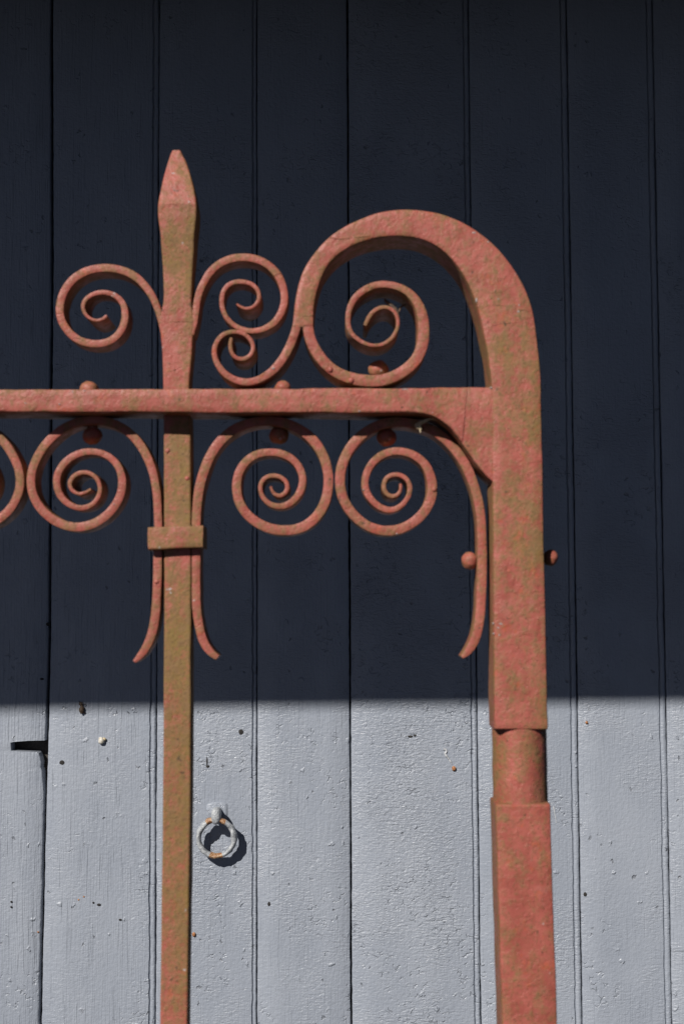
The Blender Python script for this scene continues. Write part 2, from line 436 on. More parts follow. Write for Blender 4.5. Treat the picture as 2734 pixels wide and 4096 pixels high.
# ring pull
DU = U * YD / YG
def ringz(x, y): return (700 + x / 3.92, 3100 + y / 3.92)
pl = [ringz(*p) for p in ((492, 690), (495, 470), (520, 448), (600, 425), (690, 418), (790, 428), (818, 455), (822, 690), (800, 702), (520, 702))]
V = [at(x, y, YD)[:] for x, y in pl]
n = len(V); cx = sum(v[0] for v in V) / n; cz = sum(v[2] for v in V) / n
V2 = [(v[0], YD + 0.002, v[2]) for v in V] + [(v[0], YD - 0.0010, v[2]) for v in V] + [(cx + (v[0] - cx) * 0.84, YD - 0.0030, cz + (v[2] - cz) * 0.84) for v in V]
F = [(k, (k + 1) % n, n + (k + 1) % n, n + k) for k in range(n)] + [(n + k, n + (k + 1) % n, 2 * n + (k + 1) % n, 2 * n + k) for k in range(n)] + [tuple(range(2 * n, 3 * n))]
plate = mesh_obj('handle_plate', V2, F, M_DOOR, door); plate['crackle'] = 0.0
yr = YD - 0.0195
e1 = at(*ringz(648, 530), yr); e2 = at(*ringz(645, 720), yr)
ez = (e1.z - e2.z)
V = []; F = []
st = [(YD + 0.002, 0.0075, 0.0090), (YD - 0.006, 0.0068, 0.0082), (YD - 0.014, 0.0066, 0.0100), (YD - 0.022, 0.0072, 0.0125), (YD - 0.028, 0.0068, 0.0120), (YD - 0.032, 0.0045, 0.0085)]
for j, (y, rx, rz) in enumerate(st):
    c0 = (e1 + e2) / 2
    for k in range(16):
        an = 2 * math.pi * k / 16
        f = abs(math.cos(an)) ** 4 * 0.0 + 1
        cxx, szz = math.copysign(abs(math.cos(an)) ** 0.7, math.cos(an)), math.copysign(abs(math.sin(an)) ** 0.8, math.sin(an))
        V.append((c0.x + rx * cxx, y, c0.z - 0.001 + rz * szz + (0.002 if j < 2 else 0)))
for j in range(len(st) - 1):
    for k in range(16): F.append((j * 16 + k, j * 16 + (k + 1) % 16, (j + 1) * 16 + (k + 1) % 16, (j + 1) * 16 + k))
F.append(tuple(range((len(st) - 1) * 16, len(st) * 16)))
eye = mesh_obj('handle_eye', V, F, M_RING, plate, angle=60, rough=0.0006, freq=150)
rc = at(*ringz(648, 985), yr + 0.001); rr = 0.5 * (560) / 3.92 * DU * 0.985
P = []; rad = []
for k in range(64):
    an = 2 * math.pi * k / 64
    P.append((rc.x + rr * 0.99 * math.cos(an), rc.y + 0.002 * math.sin(an) * -1, rc.z + rr * 1.02 * math.sin(an)))
    s = -math.sin(an); rad.append(0.0040 + 0.0004 * math.sin(3 * an + 1) - (0.0003 if s > 0.75 else 0))
ring = tube('handle_ring', P, rad, M_RING, plate, seg=14, rough=0.34, closed=True, freq=150)
for v in ring.data.vertices: v.co.y = rc.y + (v.co.y - rc.y) * 1.7
at_ = ring.data.attributes.new('rust', 'FLOAT', 'POINT')
for v in ring.data.vertices:
    an = math.atan2(v.co.z - rc.z, v.co.x - rc.x)
    at_.data[v.index].value = max(0, min(1, (0.42 - abs(an + math.pi / 2 + 0.05)) * 5)) + max(0, min(0.8, (0.22 - abs(abs(an - math.pi / 2) - 0.36)) * 6))

# nails, holes and husks on the door
def door_blob(name, x, y, r, mat, sq, out=0.0, rough=0.2, parent=door):
    p = at(x, y, YD); p.y += -out
    return blob(name, p, r, mat, parent, sq, seg=12, rough=rough)
for x, y, rx, rz in ((249, 3050, 10, 9), (964, 2928, 9, 11), (828, 3046, 3, 18), (831, 3066, 7, 5), (396, 3619, 8, 5), (374, 3611, 4, 4), (46, 3607, 4, 4), (46, 3628, 4, 4),
                     (1640, 2946, 11, 5), (1658, 2942, 6, 5), (2338, 3577, 7, 8), (1076, 3616, 6, 9), (194, 2497, 9, 7), (168, 2716, 8, 4), (481, 3679, 6, 4)):
    door_blob('nail_hole', x, y, DU, M_HOLE, (rx, 1.6, rz), 0.0)  # solid dark blobs on the face, the holes' shade put into their colour
for x, y, r in ((1814, 3074, 9), (776, 3737, 8), (2344, 2890, 6)):
    door_blob('rusty_nail', x, y, DU * r, M_RUST, (0.9, 0.7, 1.1), 0.001, 0.35)
for x, y in ((336, 3587), (315, 3599), (153, 3728)):
    door_blob('rust_speck', x, y, DU * 3.5, M_RUST, (1, 0.4, 1), 0.0)
for pts, r0 in (([(1772, 2996), (1784, 3003), (1779, 3016), (1790, 3030), (1798, 3042), (1806, 3055)], 4), ([(2212, 3226), (2216, 3250), (2221, 3275), (2222, 3292)], 2)):
    Pp = [at(x, y, YD + 0.0005) for x, y in pts]
    tube('white_streak', [Vector(p[:]) for p in catmull([tuple(p) for p in Pp], 5)], [DU * r0 * (1.5 - k / (len(pts) * 5)) * (0.8 + 0.4 * random.random()) for k in range((len(pts) - 1) * 5 + 1)], M_LIME, door, seg=6, rough=0.5)
h1 = door_blob('insect_husk', 329, 2838, DU * 11, M_INSECT, (0.95, 0.8, 1.4), 0.003, 0.45, None)
tag(h1, 'dark brown insect husk stuck to the door at the shadow edge', 'husk')
hd = door_blob('head', 326, 2815, DU * 8, M_INSECT, (1, 0.8, 0.9), 0.002, 0.4, h1)
for q in ((336, 2822, 343, 2816), (322, 2812, 316, 2806), (334, 2848, 340, 2856)):
    tube('leg', [at(q[0], q[1], YD - 0.002), at((q[0] + q[2]) / 2 + 1, (q[1] + q[3]) / 2 - 1, YD - 0.003), at(q[2], q[3], YD - 0.0005)], DU * 1.3, M_INSECT, h1, seg=5)
sn = door_blob('snail_shell', 407, 2962, DU * 14, M_PALE, (0.9, 0.8, 1.0), 0.003, 0.2, None)
tag(sn, 'tiny pale cream snail shell stuck on the sunlit door left of the upright', 'shell')
door_blob('whorl', 418, 2957, DU * 8, M_STRAW, (1, 0.9, 0.9), 0.002, 0.2, sn)

# ------------------------------------------------------------------ unseen canopy roof, inferred from its shadow, shaped to darken the door
can = empty('canopy_roof', 'unseen timber canopy roof above the door, its edge shading the boards', 'roof')
zl = at(1367, 2760, YD)
YE = 1.3
def edge_y(x): return YD - (YE - 0.010 * (x - (zl.x - 0.6 * YE)))
ze = zl.z + 0.8 * YE
x0, x1 = -1.4, 4.5
def slab(name, pts, z0s, z1s):
    V = [(p[0], p[1], z) for p, z in zip(pts, z0s)] + [(p[0], p[1], z) for p, z in zip(pts, z1s)]
    return mesh_obj(name, V, [(0, 1, 2, 3), (4, 5, 6, 7), (0, 1, 5, 4), (1, 2, 6, 5), (2, 3, 7, 6), (3, 0, 4, 7)], M_ROOF, can, smooth=False)
rise = 0.10
slab('roof_deck', [(x0, edge_y(x0), 0), (x1, edge_y(x1), 0), (x1, YD + 0.1, 0), (x0, YD + 0.1, 0)], [ze + 0.10, ze + 0.10, ze + 0.1 + rise, ze + 0.1 + rise], [ze + 0.13, ze + 0.13, ze + 0.13 + rise, ze + 0.13 + rise])
slab('fascia', [(x0, edge_y(x0) - 0.03, 0), (x1, edge_y(x1) - 0.03, 0), (x1, edge_y(x1) - 0.003, 0), (x0, edge_y(x0) - 0.003, 0)], [ze] * 4, [ze + 0.15] * 4)
for k in range(8):
    x = -1.35 + 0.8 * k; ya = edge_y(x) + 0.002
    slab('rafter', [(x, ya, 0), (x + 0.05, ya, 0), (x + 0.05, YD + 0.09, 0), (x, YD + 0.09, 0)], [ze + 0.01, ze + 0.01, ze + rise, ze + rise], [ze + 0.098, ze + 0.098, ze + 0.098 + rise, ze + 0.098 + rise])

# ------------------------------------------------------------------ wrought iron gate
gate = empty('wrought_iron_gate', 'weathered red wrought iron gate with scrolls, spear finial and hooked post', 'gate')
Y0 = YG                       # front of rail and post
YB = YG + 60 * D              # front of upright and small scrolls
def xz(z, p, Y): q = at(*full(z, p), Y); return (q.x, q.z)
def dens(Ls, n=4): return catmull(Ls, n)

# hooked post: arch and shaft down to the neck
arch = [((98, 690), (206, 690)), ((101, 640), (207, 640)), ((107, 560), (212, 580)), ((125, 470), (232, 480)), ((160, 370), (270, 385)), ((220, 280), (325, 315)), ((300, 195), (390, 266)),
        ((400, 130), (465, 230)), ((520, 80), (545, 207)), ((620, 57), (625, 198)), ((720, 50), (700, 198)), ((820, 57), (775, 208)),
        ((920, 78), (850, 236)), ((1020, 120), (920, 283)), ((1110, 175), (985, 350)), ((1200, 250), (1035, 425)), ((1280, 345), (1075, 510)),
        ((1340, 440), (1100, 585)), ((1385, 540), (1122, 665)), ((1412, 640), (1140, 745)), ((1428, 760), (1157, 830)), ((1440, 870), (1168, 910)),
        ((1447, 980), (1178, 990)), ((1450, 1100), (1183, 1100))]
Ls = [xz(2, b, Y0) for a, b in arch]; Rs = [xz(2, a, Y0) for a, b in arch]
for y, l, r in ((1750, 1968, 2167), (1900, 1968, 2170), (2050, 1969, 2172), (2200, 1970, 2174.5), (2350, 1971.5, 2177.5), (2500, 1973, 2181), (2650, 1974, 2184), (2800, 1975, 2187.5), (2903, 1976, 2190)):
    Ls.append(xz(0, (l, y), Y0)); Rs.append(xz(0, (r, y), Y0))
nA = len(Ls)
Ld, Rd = dens(Ls, 5), dens(Rs, 5)
PD = 130 * D
nS = len(Ld)
yf = [Y0] * nS; yb = [Y0 + PD * (0.92 if i < 20 else 1.0) for i in range(nS)]
# close the bottom with a softened edge
l2, r2 = xz(0, (1979, 2920), Y0), xz(0, (2187, 2920), Y0)
Ld.append(np.array(xz(0, (1976.5, 2914), Y0))); Rd.append(np.array(xz(0, (2190, 2914), Y0))); yf.append(Y0 + 0.0004); yb.append(Y0 + PD)
Ld.append(np.array(l2)); Rd.append(np.array(r2)); yf.append(Y0 + 0.0022); yb.append(Y0 + PD - 0.002)
post = bar('hooked_post', Ld, Rd, yf, yb, M_GATE, gate, ch=0.0017, rough=0.00032, cols=5, freq=55); post['algae'] = 0.0
POS = [(800, 0.05), (1000, 0.0), (1250, 0.05), (1400, 0.24), (1650, 0.18), (1800, 0.04), (1950, 0.20), (2150, 0.26), (2300, 0.12), (2420, 0.0), (2600, 0.08), (2750, 0.12), (2900, 0.02)]
al_ = post.data.attributes.new('algae_local', 'FLOAT', 'POINT')
zz = [-at(2070, y, Y0).z for y, v in POS]; vv_ = [v for y, v in POS]
for v in post.data.vertices:
    xc = at(2070, 2000, Y0).x; u_ = (v.co.x - xc) / (100 * U)
    al_.data[v.index].value = float(np.interp(-v.co.z, zz, vv_)) + (0.12 * max(-0.6, min(1.0, u_)) if v.co.z < zz[3] * -1 else 0)
# split end: curl
curl = [(2, 178, 610, 58), (2, 178, 660, 58), (2, 180, 705, 58), (2, 192, 760, 60), (2, 222, 825, 60), (2, 268, 890, 62), (2, 335, 945, 63), (2, 430, 978, 65), (2, 510, 988, 65), (2, 585, 984, 64), (2, 660, 960, 62),
        (2, 725, 917, 62), (2, 778, 860, 62), (2, 805, 790, 63), (2, 812, 705, 63), (2, 807, 635, 58), (2, 782, 565, 52), (2, 735, 505, 46), (2, 675, 470, 40), (2, 610, 456, 38),
        (2, 545, 460, 38), (2, 487, 485, 38), (2, 435, 527, 36), (2, 405, 585, 32), (2, 395, 640, 30), (2, 398, 690, 27), (2, 420, 735, 24), (2, 470, 775, 22), (2, 530, 797, 20),
        (2, 590, 790, 20), (2, 638, 755, 21), (2, 668, 700, 20), (2, 672, 650, 18), (2, 650, 605, 18), (2, 610, 582, 18), (2, 570, 585, 18), (2, 530, 610, 18), (2, 505, 645, 17), (2, 490, 685, 14)]
cu = strip('post_curl', curl, Y0 + 0.0003, PD * 0.9, M_GATE, gate, tip=0.25); cu['algae'] = 0.06
sarm = [(2, 128, 610, 50), (2, 124, 640, 50), (2, 119, 690, 50), (1, 1461, 1115, 49), (1, 1440, 1175, 50), (1, 1392, 1258, 50), (1, 1335, 1325, 47), (1, 1262, 1370, 43), (1, 1192, 1383, 41), (1, 1130, 1372, 40),
        (1, 1070, 1338, 38), (1, 1028, 1288, 34), (1, 1006, 1235, 31), (1, 1006, 1180, 29), (1, 1030, 1128, 26), (1, 1072, 1097, 25), (1, 1125, 1089, 24), (1, 1178, 1100, 25),
        (1, 1220, 1138, 25), (1, 1232, 1185, 24), (1, 1216, 1228, 23), (1, 1172, 1252, 22), (1, 1128, 1245, 20), (1, 1102, 1212, 18), (1, 1097, 1165, 18), (1, 1105, 1128, 12)]
sa = strip('split_arm_scroll', sarm, Y0 + 0.0002, PD * 0.85, M_GATE, gate, tip=0.3); sa['algae'] = 0.0

# neck and lower post
nx0, nx1 = at(1968, 2908, Y0 + PD / 2), at(2180, 2908, Y0 + PD / 2)
mx0, mx1 = at(1972, 3236, Y0 + PD / 2), at(2187, 3236, Y0 + PD / 2)
V = []; F = []; SEG = 40
Yc = Y0 + PD / 2
for j in range(14):
    t = j / 13
    cxx = (nx0.x + nx1.x) / 2 * (1 - t) + (mx0.x + mx1.x) / 2 * t
    r = PD * 0.484 * (1 + (0.05 * max(0, t - 0.86) / 0.14))
    z = nx0.z + 0.004 + (mx0.z - 0.004 - nx0.z - 0.004) * t
    for k in range(SEG):
        an = 2 * math.pi * k / SEG; V.append((cxx + r * math.cos(an), Yc + r * math.sin(an), z))
for j in range(13):
    for k in range(SEG): F.append((j * SEG + k, j * SEG + (k + 1) % SEG, (j + 1) * SEG + (k + 1) % SEG, (j + 1) * SEG + k))
nk = mesh_obj('round_neck', V, F, M_GATE, gate, rough=0.0004, freq=60); nk['algae'] = 0.10
lo = [(3215, 1988, 2194), (3218, 1983, 2199), (3226, 1981, 2200), (3400, 1986, 2204.5), (3600, 1992, 2211), (3800, 1998, 2218), (4096, 2007, 2228)]
Ls = [np.array(xz(0, (l, y), Y0)) for y, l, r in lo]; Rs = [np.array(xz(0, (r, y), Y0)) for y, l, r in lo]
dl = (Ls[-1] - Ls[-3]); dr = (Rs[-1] - Rs[-3]); zg = 0.0
for k in range(1, 7):
    z = Ls[6][1] * (1 - k / 6)
    f = (Ls[6][1] - z)
    Ls.append(np.array((Ls[6][0] + dl[0] / -dl[1] * f * 0.6, z))); Rs.append(np.array((Rs[6][0] + dr[0] / -dr[1] * f * 0.6, z)))
m = len(Ls)
yf = [Y0 + 0.0035, Y0 + 0.0009] + [Y0 - 0.0002] * (m - 2); yb = [Y0 + PD - 0.0035] + [Y0 + PD] * (m - 1)
Lq = Ls[:3] + catmull(Ls[2:7], 6)[1:] + Ls[7:]; Rq = Rs[:3] + catmull(Rs[2:7], 6)[1:] + Rs[7:]
m = len(Lq); yf = yf[:3] + [Y0 - 0.0002] * (m - 3); yb = yb[:3] + [Y0 + PD] * (m - 3)
lp = bar('lower_post', Lq, Rq, yf, yb, M_GATE, gate, ch=0.0017, rough=0.0003, cols=4, freq=40); lp['algae'] = -0.05

# top rail and gusset
RD = 125 * D
tp = [(-520, 1558), (-250, 1557.5), (0, 1557), (250, 1556), (500, 1556), (767, 1555), (1000, 1554), (1250, 1553), (1500, 1552), (1650, 1551), (1730, 1550.5), (1765, 1550), (1798, 1550), (1828, 1549.5), (1852, 1549), (1868, 1549)]
bt = [(-520, 1646), (-250, 1646), (0, 1645), (250, 1647), (500, 1648), (767, 1648), (1000, 1649), (1250, 1650), (1450, 1650), (1590, 1648.5), (1655, 1650), (1700, 1655), (1742, 1671), (1790, 1704), (1820, 1738), (1845, 1771)]
Ls = [xz(0, p, Y0) for p in tp]; Rs = [xz(0, p, Y0) for p in bt]
for i in range(3, 9):
    Rs[i] = (Rs[i][0], Rs[i][1] + 0.0003 * math.sin(i * 2.1))
rail = bar('top_rail', dens(Ls, 8), dens(Rs, 8), Y0, Y0 + RD, M_GATE, gate, ch=0.0014, rough=0.0005, cols=3, freq=60); rail['algae'] = 0.0
tg = [(1868, 1549), (1895, 1548.5), (1925, 1548), (1950, 1547.5), (1972, 1547.5)]
bgs = [(1847, 1772), (1880, 1822), (1912, 1868), (1945, 1905), (1972, 1930)]
gs = bar('corner_gusset', dens([xz(0, p, Y0 + 0.0006) for p in tg], 6), dens([xz(0, p, Y0 + 0.0006) for p in bgs], 6), Y0 + 0.0007, Y0 + RD * 0.97, M_GATE, gate, ch=0.0012, rough=0.0003, cols=3); gs['algae'] = 0.0

# upright with spear
sp = [(57, 770, 812), (62, 766, 818), (85, 757, 828), (120, 745, 845), (200, 722, 873), (280, 703, 893), (330, 692, 902), (362, 687, 906), (395, 686, 907), (450, 690, 905), (550, 702, 895), (650, 708, 890), (750, 715, 883),
      (850, 719, 880), (930, 716, 880), (985, 704, 886), (1040, 692, 893), (1100, 702, 888), (1200, 710, 882), (1300, 714, 872), (1415, 717, 866)]
BD = 72 * D
def spy(y): return YB - 0.0035 + (BD / 2 + 0.002) * (362 - y) / 305 if y < 362 else YB - 0.0035 * max(0, 1 - (y - 362) / 370)
Ls = [xz(1, (l, y), spy(y)) for y, l, r in sp]; Rs = [xz(1, (r, y), spy(y)) for y, l, r in sp]
for y, l, r in ((1750, 655, 762), (2054, 656, 763), (2350, 657, 764), (2692, 655, 763), (3121, 652, 762), (3542, 647, 757), (4096, 640, 749)):
    Ls.append(xz(0, (l, y), YB)); Rs.append(xz(0, (r, y), YB))
z7 = Ls[-1][1]; dl = (np.array(Ls[-1]) - np.array(Ls[-3])); 
Ld, Rd = dens(Ls, 5), dens(Rs, 5)
for k in range(1, 9):
    f = z7 * k / 8
    Ld.append(np.array((Ls[-1][0] - dl[0] / dl[1] * f * 0.7, z7 - f))); Rd.append(np.array((Rs[-1][0] - dl[0] / dl[1] * f * 0.7, z7 - f)))
BD = 72 * D
m = len(Ld); yf = [YB] * m; yb = [YB + BD] * m
zr = Ls[7][1]; zt = Ls[0][1]
for i in range(m):
    z = Ld[i][1]
    if z > zr:
        t = (z - zr) / (zt - zr); yf[i] = YB - 0.0035 + (BD / 2 + 0.002) * t; yb[i] = YB + BD + 0.0035 - (BD / 2 + 0.002) * t
    else:
        t = max(0, 1 - (zr - z) / (0.045)); yf[i] = YB - 0.0035 * t; yb[i] = YB + BD + 0.0035 * t
up = bar('spear_upright', Ld, Rd, yf, yb, M_GATE, gate, ch=0.0012, rough=0.00025, cols=3); up.data.set_sharp_from_angle(angle=R(9)); up['algae'] = 0.0
UPR = [(600, 0.05), (700, 0.10), (800, 0.06), (870, 0.2), (950, 0.38), (1080, 0.45), (1150, 0.25), (1220, 0.05), (1400, -0.02), (1540, -0.05), (1700, 0.2), (1750, 0.44), (2050, 0.40), (2220, 0.05), (2330, 0.28), (2500, 0.55), (2700, 0.55), (3000, 0.36), (3300, 0.42), (3600, 0.38), (3850, 0.25), (4100, 0.2), (5500, 0.2)]
al_ = up.data.attributes.new('algae_local', 'FLOAT', 'POINT')
zz = [-at(700, y, YB).z for y, v in UPR]; vv_ = [v for y, v in UPR]
for v in up.data.vertices:
    xc = at(708, 1800, YB).x; u_ = (v.co.x - xc) / (54 * U)
    al_.data[v.index].value = 1.12 * float(np.interp(-v.co.z, zz, vv_)) + 0.16 * max(-1.2, min(1.0, u_))

# small scrolls beside the upright
SD = 74 * D
ul = [(1, 716, 1110, 22), (1, 706, 1045, 34), (1, 690, 975, 40), (1, 662, 903, 42), (1, 618, 832, 44), (1, 558, 773, 46), (1, 475, 735, 47), (1, 375, 724, 47), (1, 280, 740, 47), (1, 203, 787, 47), (1, 150, 857, 47), (1, 127, 930, 46), (1, 126, 985, 45),
      (1, 142, 1048, 45), (1, 183, 1107, 45), (1, 245, 1150, 44), (1, 330, 1166, 43), (1, 405, 1154, 43), (1, 462, 1112, 43), (1, 495, 1050, 43), (1, 503, 985, 42), (1, 489, 930, 36), (1, 452, 888, 31), (1, 405, 869, 28), (1, 355, 866, 27),
      (1, 306, 878, 26), (1, 270, 908, 25), (1, 256, 948, 23), (1, 268, 990, 19), (1, 300, 1021, 16), (1, 337, 1032, 15), (1, 371, 1024, 14), (1, 396, 1001, 12)]
s1 = strip('scroll', ul, YB + 0.0002, SD, M_GATE, gate); s1['algae'] = 0.0
ur = [(1, 884, 1110, 18), (1, 896, 1040, 34), (1, 902, 985, 38), (1, 909, 915, 40), (1, 930, 840, 42), (1, 970, 765, 44), (1, 1025, 707, 45), (1, 1100, 673, 46), (1, 1180, 665, 46), (1, 1257, 677, 46), (1, 1320, 710, 46), (1, 1368, 760, 45), (1, 1400, 830, 44), (1, 1411, 893, 43),
      (1, 1400, 965, 42), (1, 1370, 1022, 40), (1, 1325, 1062, 36), (1, 1270, 1086, 33), (1, 1205, 1091, 30), (1, 1135, 1070, 29), (1, 1080, 1025, 28), (1, 1050, 960, 28), (1, 1046, 900, 28), (1, 1062, 848, 27), (1, 1100, 812, 27), (1, 1160, 801, 27), (1, 1220, 815, 26),
      (1, 1256, 850, 25), (1, 1267, 890, 24), (1, 1255, 928, 20), (1, 1226, 955, 16), (1, 1190, 964, 14), (1, 1157, 953, 12), (1, 1134, 935, 9)]
s2 = strip('scroll', ur, YB + 0.0002, SD, M_GATE, gate); s2['algae'] = 0.0
ml_tail = [(3, 1362, 1803, 36), (3, 1320, 1774, 50), (3, 1276, 1710, 56), (3, 1248, 1622, 57), (3, 1233, 1520, 56), (3, 1229, 1400, 55), (3, 1229, 1190, 55), (3, 1229, 1050, 56)]
ml = ml_tail + [(4, 119, 830, 52), (4, 124, 740, 54), (4, 137, 640, 56), (4, 163, 550, 57), (4, 198, 460, 57), (4, 240, 393, 57), (4, 297, 335, 57), (4, 362, 294, 57), (4, 440, 268, 56), (4, 520, 258, 56), (4, 600, 264, 56), (4, 680, 290, 57), (4, 745, 330, 57), (4, 800, 383, 57), (4, 845, 450, 57), (4, 868, 530, 57), (4, 876, 600, 57),
      (4, 870, 670, 57), (4, 850, 740, 57), (4, 810, 808, 57), (4, 752, 858, 57), (4, 685, 884, 57), (4, 610, 888, 57), (4, 532, 874, 57), (4, 460, 840, 56), (4, 400, 790, 55), (4, 362, 725, 54), (4, 348, 650, 53), (4, 353, 580, 51), (4, 378, 520, 49), (4, 422, 470, 47), (4, 480, 443, 45), (4, 545, 437, 44),
      (4, 612, 446, 44), (4, 668, 474, 43), (4, 710, 522, 43), (4, 731, 585, 43), (4, 722, 650, 42), (4, 692, 703, 40), (4, 648, 739, 36), (4, 595, 752, 33), (4, 540, 740, 31), (4, 502, 706, 28), (4, 483, 660, 26), (4, 485, 618, 25), (4, 509, 584, 24), (4, 553, 570, 24), (4, 600, 578, 23), (4, 633, 605, 22), (4, 643, 640, 21),
      (4, 630, 675, 20), (4, 600, 692, 18), (4, 570, 685, 16), (4, 551, 661, 13), (4, 545, 635, 10)]
s3 = strip('scroll', ml, YB + 0.0003, SD, M_GATE, gate); s3['algae'] = 0.02
rl = [(0, 1846, 2629, 14), (0, 1860, 2618, 26), (0, 1882, 2593, 34), (0, 1903, 2550, 37), (0, 1916, 2490, 39), (0, 1923, 2400, 38), (0, 1926, 2330, 38), (0, 1927, 2266, 37), (0, 1928, 2164, 37), (0, 1923, 2062, 37), (0, 1909, 1985, 38), (0, 1887, 1914, 39), (0, 1856, 1851, 40), (0, 1817, 1793, 40), (0, 1773, 1747, 40), (0, 1723, 1713, 40),
      (4, 1380, 280, 57), (4, 1300, 265, 57), (4, 1220, 266, 57), (4, 1140, 288, 57), (4, 1058, 340, 57), (4, 985, 423, 57), (4, 947, 515, 57), (4, 936, 600, 57), (4, 946, 675, 57), (4, 975, 745, 56), (4, 1023, 808, 56), (4, 1088, 860, 56), (4, 1155, 886, 56), (4, 1222, 891, 57), (4, 1292, 878, 57), (4, 1365, 840, 57), (4, 1422, 782, 57),
      (4, 1457, 715, 57), (4, 1468, 645, 57), (4, 1458, 575, 54), (4, 1428, 507, 50), (4, 1370, 458, 47), (4, 1300, 434, 45), (4, 1237, 433, 44), (4, 1172, 453, 44), (4, 1112, 505, 43), (4, 1083, 575, 42), (4, 1080, 640, 41), (4, 1100, 692, 40), (4, 1140, 738, 39), (4, 1190, 768, 36), (4, 1240, 772, 33), (4, 1290, 746, 30), (4, 1328, 697, 28),
      (4, 1341, 650, 27), (4, 1331, 605, 26), (4, 1300, 575, 25), (4, 1255, 564, 24), (4, 1211, 576, 23), (4, 1188, 610, 22), (4, 1187, 650, 21), (4, 1206, 684, 20), (4, 1240, 696, 18), (4, 1270, 684, 16), (4, 1287, 655, 14), (4, 1285, 620, 11)]
s4 = strip('scroll', rl, YB + 0.0003, SD, M_GATE, gate); s4['algae'] = 0.02
ll_tail = [(3, 842, 1830, 24), (3, 884, 1788, 48), (3, 928, 1724, 54), (3, 961, 1632, 57), (3, 976, 1520, 56), (3, 984, 1400, 54), (3, 989, 1200, 56), (3, 991, 1050, 54)]
ll = [(3, 991, 950, 50), (3, 990, 870, 50), (3, 983, 760, 51), (3, 962, 645, 53), (3, 930, 555, 54), (3, 885, 472, 55), (3, 828, 403, 55), (3, 760, 353, 55), (3, 680, 322, 55), (3, 590, 310, 55), (3, 500, 320, 55), (3, 415, 352, 55), (3, 345, 402, 55), (3, 282, 465, 55), (3, 235, 540, 55), (3, 200, 620, 55), (3, 190, 700, 55),
      (3, 206, 790, 54), (3, 253, 873, 56), (3, 325, 938, 56), (3, 408, 978, 56), (3, 490, 989, 58), (3, 575, 974, 56), (3, 658, 926, 56), (3, 724, 855, 55), (3, 763, 772, 54), (3, 772, 695, 52), (3, 755, 625, 48), (3, 715, 567, 45), (3, 660, 527, 43), (3, 592, 508, 42), (3, 520, 511, 44), (3, 450, 538, 46), (3, 393, 587, 47), (3, 358, 655, 47),
      (3, 352, 712, 46), (3, 370, 783, 44), (3, 413, 833, 40), (3, 470, 863, 36), (3, 530, 867, 33), (3, 583, 845, 30), (3, 617, 800, 28), (3, 630, 748, 27), (3, 620, 697, 26), (3, 590, 658, 25), (3, 546, 640, 25), (3, 500, 642, 25), (3, 456, 667, 24), (3, 432, 710, 23), (3, 446, 755, 19), (3, 490, 783, 16), (3, 535, 772, 14), (3, 572, 749, 10)]
s5 = strip('scroll', ll_tail + ll, YB + 0.0003, SD, M_GATE, gate); s5['algae'] = 0.02
s6 = strip('scroll', ll, YB + 0.0003, SD, M_GATE, gate, mirror=160 / 1.568); s6['algae'] = 0.02

# collar
YC = YB - 24 * D
cl = [((590, 2109), (592, 2199)), ((640, 2107), (640, 2199)), ((700, 2105), (690, 2196)), ((760, 2103), (750, 2193)), ((811, 2101), (811, 2191))]
cb = bar('collar', [xz(0, a, YC) for a, b in cl], [xz(0, b, YC) for a, b in cl], YC, YC + 108 * D, M_GATE, gate, ch=0.0012, rough=0.0005, cols=3, freq=90); cb['algae'] = 0.26

# rivets
def rivet(x, y, r, Y, ax='z', sgn=1):
    p = at(x, y, Y); rr = r * U * Y / YG
    sq = (1, 1, 0.9) if ax == 'z' else (0.92, 1, 1)
    o = blob('rivet', p, rr, M_GATE, gate, sq, seg=24, rough=0.10, freq=90); o['algae'] = 0.0
    d = Vector((0, 0, -sgn)) if ax == 'z' else Vector((-sgn, 0, 0))
    q = tube('rivet_shank', [p, p + d * rr * 1.5], rr * 0.55, M_GATE, o, seg=12); q['algae'] = 0.0
YM = YB + SD * 0.5
rivet(357, 1560, 39, YM); rivet(370, 1743, 40, YM, sgn=-1)
rivet(1130, 1551, 32, Y0 + 26 * D); rivet(1115, 1741, 40, YM, sgn=-1)
rivet(1545, 1751, 40, YM, sgn=-1); rivet(1512, 1479, 41, Y0 + PD * 0.62)
rivet(1876, 2243, 36, YM, 'x', -1); rivet(2199, 2232, 33, Y0 + 60 * D, 'x', 1)

# paint blisters
for z, x, y, r, Y in ((3, 1052, 506, 19, YB), (3, 1174, 681, 17, YB), (2, 300, 926, 17, Y0), (2, 414, 985, 18, Y0), (4, 1476, 652, 16, YB), (5, 880, 1905, 14, Y0), (5, 850, 1690, 11, Y0), (3, 982, 1328, 17, YB)):
    fx, fy = full(z, (x, y)); p = at(fx, fy, Y + 0.0006)
    o = blob('paint_blister', p, r / ZOOM[z][2] * U, M_GATE, gate, (1, 0.75, 1), seg=12, rough=0.15); o['algae'] = -0.3

